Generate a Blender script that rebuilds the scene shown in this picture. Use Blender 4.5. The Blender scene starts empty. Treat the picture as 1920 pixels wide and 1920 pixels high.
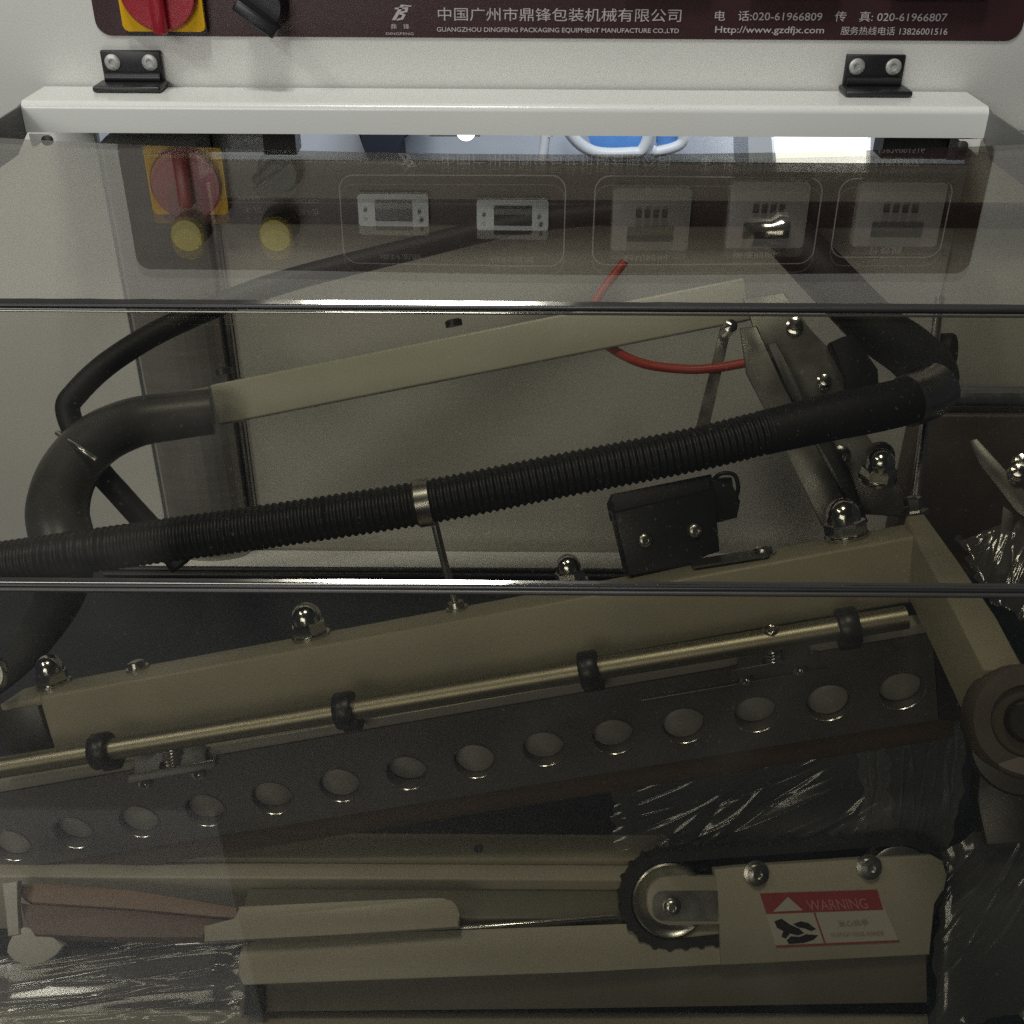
import bpy, bmesh, math, random
from mathutils import Vector, Matrix, noise

# ------------------------------------------------------------------ camera
scene = bpy.context.scene
COL = scene.collection
F = 2156.0                      # focal length in pixels of the 1920 px photograph
PITCH, ROLL = math.radians(32.0), math.radians(0.35)
CAM = Vector((0.0, -1.0, 0.2095))
FWD = Vector((0, math.cos(PITCH), -math.sin(PITCH)))
_up = Vector((0, math.sin(PITCH), math.cos(PITCH)))
_rt = Vector((1, 0, 0))
RT = _rt*math.cos(ROLL) + _up*math.sin(ROLL)
UP = _up*math.cos(ROLL) - _rt*math.sin(ROLL)
cd = bpy.data.cameras.new('camera')
cd.sensor_width = 36.0
cd.lens = 36.0*F/1920.0
cd.clip_start = 0.01
cd.clip_end = 100.0
cam = bpy.data.objects.new('camera', cd)
COL.objects.link(cam)
m = Matrix.Identity(4)
for i in range(3):
    m[i][0], m[i][1], m[i][2], m[i][3] = RT[i], UP[i], -FWD[i], CAM[i]
cam.matrix_world = m
scene.camera = cam

# ------------------------------------------------------------------ world, lamps, exposure
w = bpy.data.worlds.new('World')
scene.world = w
w.use_nodes = True
bg = w.node_tree.nodes['Background']
bg.inputs[0].default_value = (0.80, 0.86, 1.0, 1)
bg.inputs[1].default_value = 0.035

def area(name, loc, target, sx, sy, power, col):
    l = bpy.data.lights.new(name, 'AREA')
    l.shape = 'RECTANGLE'; l.size = sx; l.size_y = sy; l.energy = power; l.color = col
    o = bpy.data.objects.new(name, l); COL.objects.link(o)
    o.location = loc
    o.rotation_euler = (Vector(target)-Vector(loc)).to_track_quat('-Z', 'Y').to_euler()
    return o
WARM, COOL = (1.0, 0.985, 0.92), (0.86, 0.93, 1.0)
area('ceiling_lamp', (-0.24, -0.92, 2.3), (-0.24, -0.70, 0), 0.45, 0.42, 30, WARM)
area('ceiling_lamp', (-2.1, -1.3, 2.2), (-0.2, -0.2, -0.1), 1.2, 0.3, 22, WARM)
area('front_fill', (-1.5, -4.0, 1.25), (0, -0.2, -0.1), 2.2, 1.3, 52, (1.0, 0.985, 0.95))  # unseen source added behind the camera as frontal fill
area('hall_lamp', (0.2, 1.5, 1.6), (0.2, 3.0, -0.9), 1.6, 0.6, 55, COOL)
scene.view_settings.view_transform = 'Standard'
scene.view_settings.look = 'None'
scene.view_settings.exposure = 0.0
scene.view_settings.gamma = 1.0
scene.view_settings.use_curve_mapping = False
cy = scene.cycles
cy.max_bounces = 12; cy.transparent_max_bounces = 24; cy.glossy_bounces = 6
cy.transmission_bounces = 8; cy.caustics_reflective = False; cy.caustics_refractive = False
cy.use_denoising = False   # the photograph is a grainy low-light shot
cy.sample_clamp_indirect = 1.5

# ------------------------------------------------------------------ pixel -> place helpers
def ray(x, y): return FWD + RT*((x-960)/F) - UP*((y-960)/F)
def W(x, y, d): return CAM + ray(x, y)*d                    # d = depth along the lens axis, metres
def onp(x, y, p, n):
    r = ray(x, y)
    return CAM + r*((Vector(p)-CAM).dot(n)/r.dot(n))
def atY(x, y, Y): return onp(x, y, (0, Y, 0), Vector((0, -1, 0)))
def atZ(x, y, Z): return onp(x, y, (0, 0, Z), Vector((0, 0, 1)))
def depth(p): return (p-CAM).dot(FWD)
def refl(x, y):                                              # control-panel point seen mirrored in the flat lid
    r = ray(x, y); h = CAM + r*((0.0-CAM.z)/r.z); r2 = Vector((r.x, r.y, -r.z))
    return h + r2*(-h.y/r2.y)

# ------------------------------------------------------------------ materials
def mat(name, col, rough=0.5, metal=0.0, spec=0.5, var=0.0, scale=40.0, bump=0.0, bscale=300.0, stretch=None, rvar=0.0, coat=0.0):
    mt = bpy.data.materials.new(name); mt.use_nodes = True
    nt = mt.node_tree; b = nt.nodes['Principled BSDF']
    b.inputs['Base Color'].default_value = (*col, 1); b.inputs['Roughness'].default_value = rough
    b.inputs['Metallic'].default_value = metal; b.inputs['Specular IOR Level'].default_value = spec
    b.inputs['Coat Weight'].default_value = coat
    tc = nt.nodes.new('ShaderNodeTexCoord'); mp = nt.nodes.new('ShaderNodeMapping')
    nt.links.new(tc.outputs['Object'], mp.inputs['Vector'])
    if stretch: mp.inputs['Scale'].default_value = stretch
    if var or rvar:
        n = nt.nodes.new('ShaderNodeTexNoise'); n.inputs['Scale'].default_value = scale; n.inputs['Detail'].default_value = 6
        nt.links.new(mp.outputs[0], n.inputs['Vector'])
        if var:
            mr = nt.nodes.new('ShaderNodeMapRange'); mr.inputs['From Min'].default_value = 0.3; mr.inputs['From Max'].default_value = 0.7
            mr.inputs['To Min'].default_value = 1-var; mr.inputs['To Max'].default_value = 1+var
            nt.links.new(n.outputs['Fac'], mr.inputs['Value'])
            mx = nt.nodes.new('ShaderNodeVectorMath'); mx.operation = 'SCALE'; mx.inputs[0].default_value = col
            nt.links.new(mr.outputs[0], mx.inputs['Scale']); nt.links.new(mx.outputs[0], b.inputs['Base Color'])
        if rvar:
            m2 = nt.nodes.new('ShaderNodeMapRange'); m2.inputs['From Min'].default_value = 0.3; m2.inputs['From Max'].default_value = 0.7
            m2.inputs['To Min'].default_value = max(0.02, rough-rvar); m2.inputs['To Max'].default_value = rough+rvar
            nt.links.new(n.outputs['Fac'], m2.inputs['Value']); nt.links.new(m2.outputs[0], b.inputs['Roughness'])
    if bump:
        n3 = nt.nodes.new('ShaderNodeTexNoise'); n3.inputs['Scale'].default_value = bscale; n3.inputs['Detail'].default_value = 3
        nt.links.new(mp.outputs[0], n3.inputs['Vector'])
        bp = nt.nodes.new('ShaderNodeBump'); bp.inputs['Strength'].default_value = bump; bp.inputs['Distance'].default_value = 0.001
        nt.links.new(n3.outputs['Fac'], bp.inputs['Height']); nt.links.new(bp.outputs[0], b.inputs['Normal'])
    return mt

def clear_mat(name, tint, f0, rough=0.02, scratch=0.0, haze=0.0, fscale=0.96, smudge=0.0):
    # thin clear sheet: tinted straight-through light, Schlick reflection, a little dust on the face
    mt = bpy.data.materials.new(name); mt.use_nodes = True
    nt = mt.node_tree; nt.nodes.clear()
    out = nt.nodes.new('ShaderNodeOutputMaterial')
    tr = nt.nodes.new('ShaderNodeBsdfTransparent'); tr.inputs[0].default_value = (*tint, 1)
    gl = nt.nodes.new('ShaderNodeBsdfGlossy'); gl.inputs['Roughness'].default_value = rough
    lw = nt.nodes.new('ShaderNodeLayerWeight'); lw.inputs['Blend'].default_value = 0.5
    pw = nt.nodes.new('ShaderNodeMath'); pw.operation = 'POWER'; pw.inputs[1].default_value = 5
    ma = nt.nodes.new('ShaderNodeMath'); ma.operation = 'MULTIPLY_ADD'; ma.inputs[1].default_value = fscale; ma.inputs[2].default_value = f0
    nt.links.new(lw.outputs['Facing'], pw.inputs[0]); nt.links.new(pw.outputs[0], ma.inputs[0])
    df = nt.nodes.new('ShaderNodeBsdfDiffuse'); df.inputs[0].default_value = (0.7, 0.69, 0.66, 1)
    m0 = nt.nodes.new('ShaderNodeMixShader')
    nt.links.new(tr.outputs[0], m0.inputs[1]); nt.links.new(df.outputs[0], m0.inputs[2])
    tc = nt.nodes.new('ShaderNodeTexCoord')
    if scratch or haze:
        n = nt.nodes.new('ShaderNodeTexNoise'); n.inputs['Scale'].default_value = 420; n.inputs['Detail'].default_value = 2
        nt.links.new(tc.outputs['Object'], n.inputs['Vector'])
        r = nt.nodes.new('ShaderNodeMapRange'); r.inputs['From Min'].default_value = 0.68; r.inputs['From Max'].default_value = 0.80
        r.inputs['To Min'].default_value = haze; r.inputs['To Max'].default_value = haze+scratch
        nt.links.new(n.outputs['Fac'], r.inputs['Value'])
        if smudge:
            n2 = nt.nodes.new('ShaderNodeTexNoise'); n2.inputs['Scale'].default_value = 7; n2.inputs['Detail'].default_value = 7; n2.inputs['Distortion'].default_value = 1.2
            nt.links.new(tc.outputs['Object'], n2.inputs['Vector'])
            r2_ = nt.nodes.new('ShaderNodeMapRange'); r2_.inputs['From Min'].default_value = 0.52; r2_.inputs['From Max'].default_value = 0.74
            r2_.inputs['To Min'].default_value = 0.0; r2_.inputs['To Max'].default_value = smudge
            nt.links.new(n2.outputs['Fac'], r2_.inputs['Value'])
            ad = nt.nodes.new('ShaderNodeMath'); ad.operation = 'ADD'
            nt.links.new(r.outputs[0], ad.inputs[0]); nt.links.new(r2_.outputs[0], ad.inputs[1]); nt.links.new(ad.outputs[0], m0.inputs[0])
        else:
            nt.links.new(r.outputs[0], m0.inputs[0])
    else:
        m0.inputs[0].default_value = 0
    m1 = nt.nodes.new('ShaderNodeMixShader')
    nt.links.new(ma.outputs[0], m1.inputs[0]); nt.links.new(m0.outputs[0], m1.inputs[1]); nt.links.new(gl.outputs[0], m1.inputs[2])
    nt.links.new(m1.outputs[0], out.inputs[0])
    return mt

def emit(name, col, s):
    mt = bpy.data.materials.new(name); mt.use_nodes = True
    b = mt.node_tree.nodes['Principled BSDF']
    b.inputs['Base Color'].default_value = (*col, 1); b.inputs['Emission Color'].default_value = (*col, 1); b.inputs['Emission Strength'].default_value = s
    return mt

M = dict(
    white=mat('white_paint', (0.70, 0.70, 0.66), 0.38, var=0.03, scale=6, bump=0.12, bscale=700),
    lip=mat('white_enamel', (0.72, 0.73, 0.70), 0.22, var=0.03, scale=8, bump=0.08, bscale=500),
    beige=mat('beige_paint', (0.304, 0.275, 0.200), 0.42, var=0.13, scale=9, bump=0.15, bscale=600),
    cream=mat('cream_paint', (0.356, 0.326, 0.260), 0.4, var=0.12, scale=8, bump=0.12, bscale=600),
    maroon=mat('maroon_print', (0.040, 0.017, 0.018), 0.35, var=0.06, scale=20),
    print=mat('pale_print', (0.46, 0.42, 0.42), 0.5),
    black=mat('black_plastic', (0.012, 0.012, 0.014), 0.38, var=0.15, scale=60),
    rubber=mat('black_rubber', (0.006, 0.006, 0.007), 0.6, var=0.2, scale=60, bump=0.2),
    pipe=mat('grey_pipe', (0.050, 0.050, 0.048), 0.4, var=0.2, scale=30),
    hose=mat('dark_hose', (0.012, 0.012, 0.014), 0.45, var=0.2, scale=50),
    belt=mat('conveyor_belt', (0.010, 0.014, 0.022), 0.42, var=0.25, scale=30, bump=0.2, bscale=900),
    steel=mat('brushed_steel', (0.68, 0.655, 0.595), 0.34, metal=0.10, var=0.06, scale=9, stretch=(0.6, 2, 1.6), rvar=0.08, bump=0.05),
    column=mat('column_steel', (0.33, 0.315, 0.29), 0.30, metal=0.45, var=0.08, scale=20, stretch=(0.4, 1, 8), rvar=0.06),
    chrome=mat('chrome', (0.58, 0.57, 0.54), 0.15, metal=1.0, rvar=0.03, scale=200),
    satin=mat('satin_steel', (0.50, 0.49, 0.46), 0.28, metal=1.0, var=0.06, scale=60, rvar=0.06),
    rod=mat('brass_rod', (0.30, 0.27, 0.20), 0.42, metal=1.0, var=0.06, scale=60),
    plate=mat('jaw_plate', (0.20, 0.195, 0.185), 0.40, metal=0.65, var=0.10, scale=25, bump=0.08, rvar=0.06),
    disc=mat('jaw_disc', (0.42, 0.405, 0.37), 0.45, metal=0.35, var=0.10, scale=60),
    brown=mat('brown_strip', (0.095, 0.062, 0.042), 0.5, var=0.15, scale=20, stretch=(1, 6, 6)),
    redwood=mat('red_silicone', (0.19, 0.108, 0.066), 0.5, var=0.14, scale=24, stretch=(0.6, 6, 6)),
    red=mat('red_plastic', (0.30, 0.012, 0.022), 0.32),
    redw=mat('red_tube', (0.42, 0.045, 0.025), 0.4),
    yellow=mat('yellow_plastic', (0.70, 0.40, 0.01), 0.35),
    ybutton=mat('yellow_cap', (0.62, 0.50, 0.02), 0.3),
    lcd=mat('display_white', (0.80, 0.82, 0.80), 0.35),
    screen=mat('display_screen', (0.05, 0.05, 0.05), 0.2),
    timer=mat('timer_face', (0.30, 0.27, 0.25), 0.35, var=0.05),
    glass=clear_mat('smoked_acrylic', (0.783, 0.774, 0.724), 0.072, 0.006, scratch=0.05, haze=0.0008, smudge=0.016),
    film=clear_mat('clear_film', (0.95, 0.95, 0.95), 0.08, 0.16, haze=0.085, fscale=0.8),
    lred=mat('label_red', (0.27, 0.040, 0.048), 0.45),
    lwhite=mat('label_white', (0.40, 0.375, 0.325), 0.5),
    navy=mat('navy_cloth', (0.02, 0.025, 0.04), 0.8),
    farwall=mat('pale_wall', (0.60, 0.64, 0.70), 0.6, var=0.06, scale=2),
    farblue=mat('blue_board', (0.14, 0.36, 0.80), 0.4, var=0.2, scale=5),
    farwhite=mat('white_frame', (0.8, 0.82, 0.84), 0.4),
    bright=emit('lit_board', (1.0, 0.99, 0.96), 2.2),
    screwz=mat('zinc_screw', (0.45, 0.45, 0.43), 0.4, metal=0.4, var=0.3, scale=300),
    ledge=mat('white_ledge', (0.85, 0.84, 0.80), 0.3, var=0.03),
    railshade=mat('rail_shade_grey', (0.13, 0.13, 0.125), 0.45, var=0.1),  # dark grey holds the side rails' shade in its colour; tray reuses it
    link=mat('link_steel', (0.12, 0.118, 0.108), 0.35, metal=0.6, var=0.15, scale=40, rvar=0.08),
    faint=mat('faint_print', (0.36, 0.30, 0.27), 0.5),
    fred=mat('faint_red_print', (0.46, 0.16, 0.16), 0.5),
    shadegrey=mat('shaded_cream_paint', (0.17, 0.155, 0.125), 0.45, var=0.08, scale=14),  # darker copy of the cream: shade of guard front and low ledge in colour
    lipstrip=mat('pale_jaw_lip', (0.42, 0.40, 0.34), 0.3, metal=0.3, var=0.08, scale=30),
    rimm=mat('hole_rim_metal', (0.75, 0.73, 0.68), 0.26, metal=1.0),
    creamlite=mat('pale_cream_paint', (0.52, 0.505, 0.425), 0.4, var=0.05, scale=12),
    lever=mat('ivory_plastic', (0.44, 0.42, 0.38), 0.45, var=0.06),
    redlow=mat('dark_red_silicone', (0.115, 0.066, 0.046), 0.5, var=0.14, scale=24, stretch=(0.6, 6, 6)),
    edge=mat('bend_glint', (0.30, 0.29, 0.26), 0.08, metal=0.9, rvar=0.05, scale=60, stretch=(0.4, 1, 1)),
    dark=mat('dark_grey_steel', (0.055, 0.052, 0.048), 0.4, metal=0.4, var=0.15),
    brownbox=mat('dark_brown_paint', (0.085, 0.065, 0.052), 0.5, var=0.1),
)

# ------------------------------------------------------------------ mesh helpers
def link(name, me, material, parent=None, smooth=False, kind=None):
    if material is not None:
        me.materials.clear(); me.materials.append(M[material] if isinstance(material, str) else material)
    if smooth:
        for p in me.polygons: p.use_smooth = True
    o = bpy.data.objects.new(name, me); COL.objects.link(o)
    if parent: o.parent = parent
    if kind: o['kind'] = kind
    return o
def from_bm(name, bm, material, parent=None, smooth=False, kind=None, sharp=None):
    bmesh.ops.recalc_face_normals(bm, faces=bm.faces)
    me = bpy.data.meshes.new(name); bm.to_mesh(me); bm.free()
    o = link(name, me, material, parent, smooth, kind)
    if smooth and sharp:
        try: me.set_sharp_from_angle(angle=math.radians(sharp))
        except Exception: pass
    return o
def thing(name, label, cat, loc=(0, 0, 0), group=None):
    o = bpy.data.objects.new(name, None); COL.objects.link(o); o.empty_display_size = 0.02
    o.location = loc; o['label'] = label; o['category'] = cat
    if group: o['group'] = group
    bpy.context.view_layer.update()
    return o
def tag(o, label, cat, group=None):
    o['label'] = label; o['category'] = cat
    if group: o['group'] = group
    return o
def rel(parent): return Vector(parent.location) if parent and parent.parent is None else Vector((0, 0, 0))
def off_of(parent):
    v = Vector((0, 0, 0))
    while parent: v += Vector(parent.location); parent = parent.parent
    return v
def obox(name, o, u, v, n, material, parent=None, bevel=0.0, segs=2, kind=None):
    # box from corner o along the three vectors u, v, n
    off = off_of(parent); o = Vector(o)-off; u, v, n = Vector(u), Vector(v), Vector(n)
    bm = bmesh.new()
    vs = [bm.verts.new(o+u*a+v*b+n*c) for a in (0, 1) for b in (0, 1) for c in (0, 1)]
    for f in ((0, 1, 3, 2), (4, 6, 7, 5), (0, 4, 5, 1), (2, 3, 7, 6), (0, 2, 6, 4), (1, 5, 7, 3)): bm.faces.new([vs[i] for i in f])
    if bevel: bmesh.ops.bevel(bm, geom=bm.edges[:], offset=bevel, segments=segs, affect='EDGES', profile=0.5)
    return from_bm(name, bm, material, parent, smooth=bool(bevel), kind=kind, sharp=50)
def box(name, lo, hi, material, parent=None, bevel=0.0, kind=None):
    return obox(name, lo, (hi[0]-lo[0], 0, 0), (0, hi[1]-lo[1], 0), (0, 0, hi[2]-lo[2]), material, parent, bevel, kind=kind)
def prism(name, pts, depthvec, material, parent=None, bevel=0.0, kind=None):
    off = off_of(parent); bm = bmesh.new()
    a = [bm.verts.new(Vector(p)-off) for p in pts]; b = [bm.verts.new(Vector(p)+Vector(depthvec)-off) for p in pts]
    fr = bm.faces.new(a); bm.faces.new(b[::-1])
    k = len(a)
    for i in range(k): bm.faces.new([a[i], b[i], b[(i+1) % k], a[(i+1) % k]])
    if bevel:
        es = [e for e in bm.edges if (e.verts[0] in a and e.verts[1] in a)]
        bmesh.ops.bevel(bm, geom=es, offset=bevel, segments=2, affect='EDGES', profile=0.5)
    return from_bm(name, bm, material, parent, smooth=bool(bevel), kind=kind, sharp=40)
def plate(name, px, P, n, thick, material, parent=None, bevel=0.0, front=0.0):
    # flat piece whose front face lies in the plane (P, n); outline given as seen in the photograph
    n = Vector(n).normalized()
    return prism(name, [onp(x, y, P, n)+n*front for x, y in px], -n*thick, material, parent, bevel)
def smooth_path(pts, sub=8):
    pts = [Vector(p) for p in pts]
    if len(pts) < 3: return pts
    q = [pts[0]*2-pts[1]] + pts + [pts[-1]*2-pts[-2]]
    out = []
    for i in range(1, len(q)-2):
        for s in range(sub):
            t = s/sub; p0, p1, p2, p3 = q[i-1:i+3]
            out.append(0.5*((2*p1)+(p2-p0)*t+(2*p0-5*p1+4*p2-p3)*t*t+(3*p1-p0-3*p2+p3)*t**3))
    out.append(pts[-1]); return out
def tube(name, pts, r, material, parent=None, segs=16, sub=8, rfun=None, cap=True, kind=None, path=None):
    off = off_of(parent)
    p = path if path else smooth_path(pts, sub)
    bm = bmesh.new(); rings = []
    t0 = (p[1]-p[0]).normalized(); nrm = t0.orthogonal().normalized()
    L = 0.0
    for i, c in enumerate(p):
        t = (p[min(i+1, len(p)-1)]-p[max(i-1, 0)]).normalized()
        nrm = (nrm - t*nrm.dot(t)).normalized(); b = t.cross(nrm)
        if i: L += (p[i]-p[i-1]).length
        rr = rfun(i/(len(p)-1), L) if rfun else r
        rings.append([bm.verts.new(c-off+(nrm*math.cos(2*math.pi*k/segs)+b*math.sin(2*math.pi*k/segs))*rr) for k in range(segs)])
    for i in range(len(rings)-1):
        for k in range(segs): bm.faces.new([rings[i][k], rings[i][(k+1) % segs], rings[i+1][(k+1) % segs], rings[i+1][k]])
    if cap: bm.faces.new(rings[0][::-1]); bm.faces.new(rings[-1])
    return from_bm(name, bm, material, parent, smooth=True, kind=kind, sharp=60)
def lathe(name, prof, o, axis, material, parent=None, segs=24, flat=False):
    off = off_of(parent); o = Vector(o)-off; ax = Vector(axis).normalized(); e = ax.orthogonal().normalized(); f = ax.cross(e)
    bm = bmesh.new(); rings = []
    for r, h in prof:
        rings.append([bm.verts.new(o+ax*h+(e*math.cos(2*math.pi*k/segs)+f*math.sin(2*math.pi*k/segs))*max(r, 1e-5)) for k in range(segs)])
    for i in range(len(rings)-1):
        for k in range(segs): bm.faces.new([rings[i][k], rings[i][(k+1) % segs], rings[i+1][(k+1) % segs], rings[i+1][k]])
    bm.faces.new(rings[0][::-1]); bm.faces.new(rings[-1])
    return from_bm(name, bm, material, parent, smooth=not flat, sharp=45)
def text(name, body, x0, x1, z0, z1, Y, material, parent=None, weight=0.0, keep=False):
    # lettering lying on the vertical panel Y = const, fitted into the rectangle
    cu = bpy.data.curves.new(name, 'FONT'); cu.body = body; cu.size = 1.0; cu.offset = weight; cu.resolution_u = 3
    t = bpy.data.objects.new(name, cu); COL.objects.link(t)
    dg = bpy.context.evaluated_depsgraph_get(); dg.update()
    me = bpy.data.meshes.new_from_object(t.evaluated_get(dg)); bpy.data.objects.remove(t)
    xs = [v.co.x for v in me.vertices]; ys = [v.co.y for v in me.vertices]
    if not xs: return None
    ax, bx, ay, by = min(xs), max(xs), min(ys), max(ys)
    off = off_of(parent)
    for v in me.vertices:
        fx, fy = (v.co.x-ax)/(bx-ax), (v.co.y-ay)/max(by-ay, 1e-6)
        v.co = Vector((x0+(x1-x0)*fx, Y, z0+(z1-z0)*fy))-off
    return link(name, me, material, parent)
def rrect(x0, x1, z0, z1, r, k=6):
    pts = []
    for cx, cz, a0 in ((x1-r, z1-r, 0), (x0+r, z1-r, 90), (x0+r, z0+r, 180), (x1-r, z0+r, 270)):
        for i in range(k+1):
            a = math.radians(a0+90*i/k); pts.append((cx+r*math.cos(a), cz+r*math.sin(a)))
    return pts
def rplate(name, x0, x1, z0, z1, r, Y, thick, material, parent, bevel=0.0):
    return prism(name, [(x, Y-thick, z) for x, z in rrect(x0, x1, z0, z1, r)], (0, thick, 0), material, parent, bevel)
def rring(name, x0, x1, z0, z1, r, wd, Y, material, parent):
    off = off_of(parent); bm = bmesh.new()
    a = [bm.verts.new(Vector((x, Y, z))-off) for x, z in rrect(x0, x1, z0, z1, r)]
    b = [bm.verts.new(Vector((x, Y, z))-off) for x, z in rrect(x0+wd, x1-wd, z0+wd, z1-wd, r-wd)]
    k = len(a)
    for i in range(k): bm.faces.new([a[i], a[(i+1) % k], b[(i+1) % k], b[i]])
    return from_bm(name, bm, material, parent)
def screw(name, o, axis, r, parent, material='chrome', h=0.003):
    return lathe(name, [(r, 0), (r, h*0.5), (r*0.8, h*0.9), (r*0.45, h), (r*0.40, h*0.5), (0, h*0.5)], o, axis, material, parent, 18)

NY = Vector((0, -1, 0))

# ================================================================== THE SETTING (far hall seen through the gap under the cabinet)
def far(x, y, Y=3.0): return atY(x, y, Y)
hw = box('wall', (-4.5, 3.2, -2.2), (4.5, 3.25, 1.5), 'farwall'); hw['kind'] = 'structure'
fl = box('floor', (-4.5, -3.0, -1.25), (4.5, 3.2, -1.2), mat('grey_floor', (0.065, 0.07, 0.08), 0.5, var=0.15, scale=3)); fl['kind'] = 'structure'
fm = prism('veil_patch', [Vector((-3.2, -1.92, -1.192)), Vector((-0.56, -1.92, -1.192)), Vector((-0.36, -1.38, -1.192)), Vector((-0.30, -1.10, -1.192)), Vector((-3.2, -1.10, -1.192))], (0, 0, -.006), mat('pale_veil_patch', (0.29, 0.30, 0.33), 0.5, var=0.08, scale=4)); fm['kind'] = 'structure'  # unseen pale patch added; outline shaped to reflect as a veil in the lid
t = thing('lit_board', 'glowing white light box standing in the hall behind the machine', 'light box', far(1540, 340))
prism('panel', [far(1446, 150), far(1640, 150), far(1622, 340), far(1462, 340)], (0, .04, 0), 'bright', t)
prism('post', [far(1636, 150, 2.9), far(1662, 150, 2.9), far(1655, 345, 2.9), far(1630, 345, 2.9)], (0, .05, 0), 'farwhite', t)
t = thing('blue_board', 'blue display board in a white tubular frame behind the machine', 'display board', far(1160, 320))
prism('panel', [far(1075, 180), far(1262, 180), far(1215, 276), far(1110, 276)], (0, .03, 0), 'farblue', t)
tube('frame', [far(1052, 190, 2.94), far(1068, 248, 2.94), far(1112, 284, 2.94), far(1180, 287, 2.94), far(1208, 276, 2.94), far(1232, 200, 2.94)], .02, 'farwhite', t, 10)
prism('side_panel', [far(1232, 215, 2.98), far(1275, 215, 2.98), far(1270, 268, 2.98), far(1232, 272, 2.98)], (0, .03, 0), 'farblue', t)
tube('frame', [far(1262, 190, 2.94), far(1282, 262, 2.94), far(1236, 284, 2.94), far(1222, 281, 2.94)], .018, 'farwhite', t, 10)
tag(prism('draped_chair', [far(650, 180, 2.8), far(790, 180, 2.8), far(770, 252, 2.8), far(742, 268, 2.8), far(748, 340, 2.8), far(702, 340, 2.8), far(690, 285, 2.8), far(668, 245, 2.8)], (0, .3, 0), 'navy', bevel=.01),
    'dark navy draped chair seen through the gap under the cabinet', 'chair')
t = thing('hall_trolley', 'pale metal trolley with a white post behind the machine', 'trolley', far(940, 330))
tube('post', [far(1015, 180, 2.7), far(1022, 255, 2.7), far(1012, 330, 2.7)], .016, 'farwhite', t, 10)
tube('post', [far(1040, 180, 2.7), far(1028, 255, 2.7)], .014, 'farwhite', t, 10)
prism('tray', [far(800, 240, 2.7), far(905, 240, 2.7), far(900, 256, 2.7), far(806, 256, 2.7)], (0, .2, 0), 'satin', t)
lathe('lamp', [(0, 0), (.03, .004), (.03, .02), (0, .03)], far(874, 243, 2.66), NY, 'bright', t)
tag(prism('grey_locker', [far(1400, 150, 2.6), far(1440, 150, 2.6), far(1452, 345, 2.6), far(1405, 345, 2.6)], (0, .3, 0), 'farwhite'), 'narrow pale locker beside the glowing light box', 'locker')

# ================================================================== CONTROL CABINET
cab = thing('control_cabinet', 'white control cabinet with maroon nameplate, red and yellow switch and meters', 'cabinet', (0, 0.0, -0.033))
box('body', (-0.62, 0.0, -0.033), (0.62, 0.30, 0.30), 'white', cab, 0.003)
# maroon plate
NX0, NX1, NZ0, NZ1 = -0.340, 0.411, 0.0405, 0.1565
np_ = rplate('nameplate', NX0, NX1, NZ0, NZ1, 0.012, 0.0, 0.0012, 'maroon', cab)
TY = -0.0017
def wl(x, y): p = atY(x, y, 0); return p.x, p.z
def tpx(body, xa, ya, xb, yb, wgt=0.0, name='lettering', mt='print'):
    x0, z1 = wl(xa, ya); x1, z0 = wl(xb, yb); return text(name, body, x0, x1, z0, z1, TY, mt, np_, wgt)
tpx('中国广州市鼎锋包装机械有限公司', 821, 13, 1276, 41, 0.0)
tpx('GUANGZHOU DINGFENG PACKAGING EQUIPMENT MANUFACTURE CO.,LTD', 819, 50, 1272, 63, 0.008)
tpx('电　话:020-61966809　传　真: 020-61966807', 1341, 19, 1773, 41, 0.0)
tpx('Http://www.gzdfjx.com', 1341, 48, 1543, 66, 0.004)
tpx('服务热线电话 13826001516', 1577, 49, 1774, 66, 0.0)
tpx('鼎　锋', 733, 44, 768, 54, 0.0)
tpx('DINGFENG', 724, 60, 776, 65, 0.0)
def lpoly(pts): # logo strokes
    return prism('logo', [(*[wl(x, y)[0]], TY, wl(x, y)[1]) for x, y in pts], (0, .0004, 0), 'print', np_)
lpoly([(735, 37), (742, 37), (757, 11), (771, 12), (772, 10), (752, 8)])
lpoly([(740, 14), (766, 13), (764, 22), (754, 24), (761, 27), (756, 36), (743, 38), (745, 35), (752, 33), (755, 28), (748, 26), (751, 21), (759, 20), (760, 16), (741, 17)])
# outlined groups of instruments
for (xa, ya, xb, yb) in ((640, 322, 1060, 490), (1112, 326, 1534, 490), (1566, 308, 1778, 481)):
    a = refl(xa, (ya+yb)/2); b = refl(xb, (ya+yb)/2); c = refl((xa+xb)/2, ya); d = refl((xa+xb)/2, yb)
    rring('outline', a.x, b.x, max(c.z, 0.0715), d.z, 0.013, 0.0011, TY, 'print', np_)
def rrc(xa, ya, xb, yb):
    a = refl(xa, (ya+yb)/2); b = refl(xb, (ya+yb)/2); return a.x, b.x, refl(xa, ya).z, refl(xb, yb).z
for body, r in (('横封温度', (712, 470, 792, 481)), ('纵封温度', (920, 473, 1002, 484)), ('封切时间', (1168, 470, 1250, 483)), ('输送时间', (1372, 468, 1450, 480)), ('计数器', (1628, 461, 1690, 474)),
                ('启动', (343, 378, 388, 391)), ('手动', (455, 386, 496, 398)), ('自动', (556, 390, 598, 403)), ('MANU', (449, 366, 496, 374)), ('AUTO', (553, 372, 599, 380))):
    x0, x1, z0, z1 = rrc(*r); text('caption', body, x0, x1, z0, z1, TY, 'print', np_, 0.0)
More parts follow.
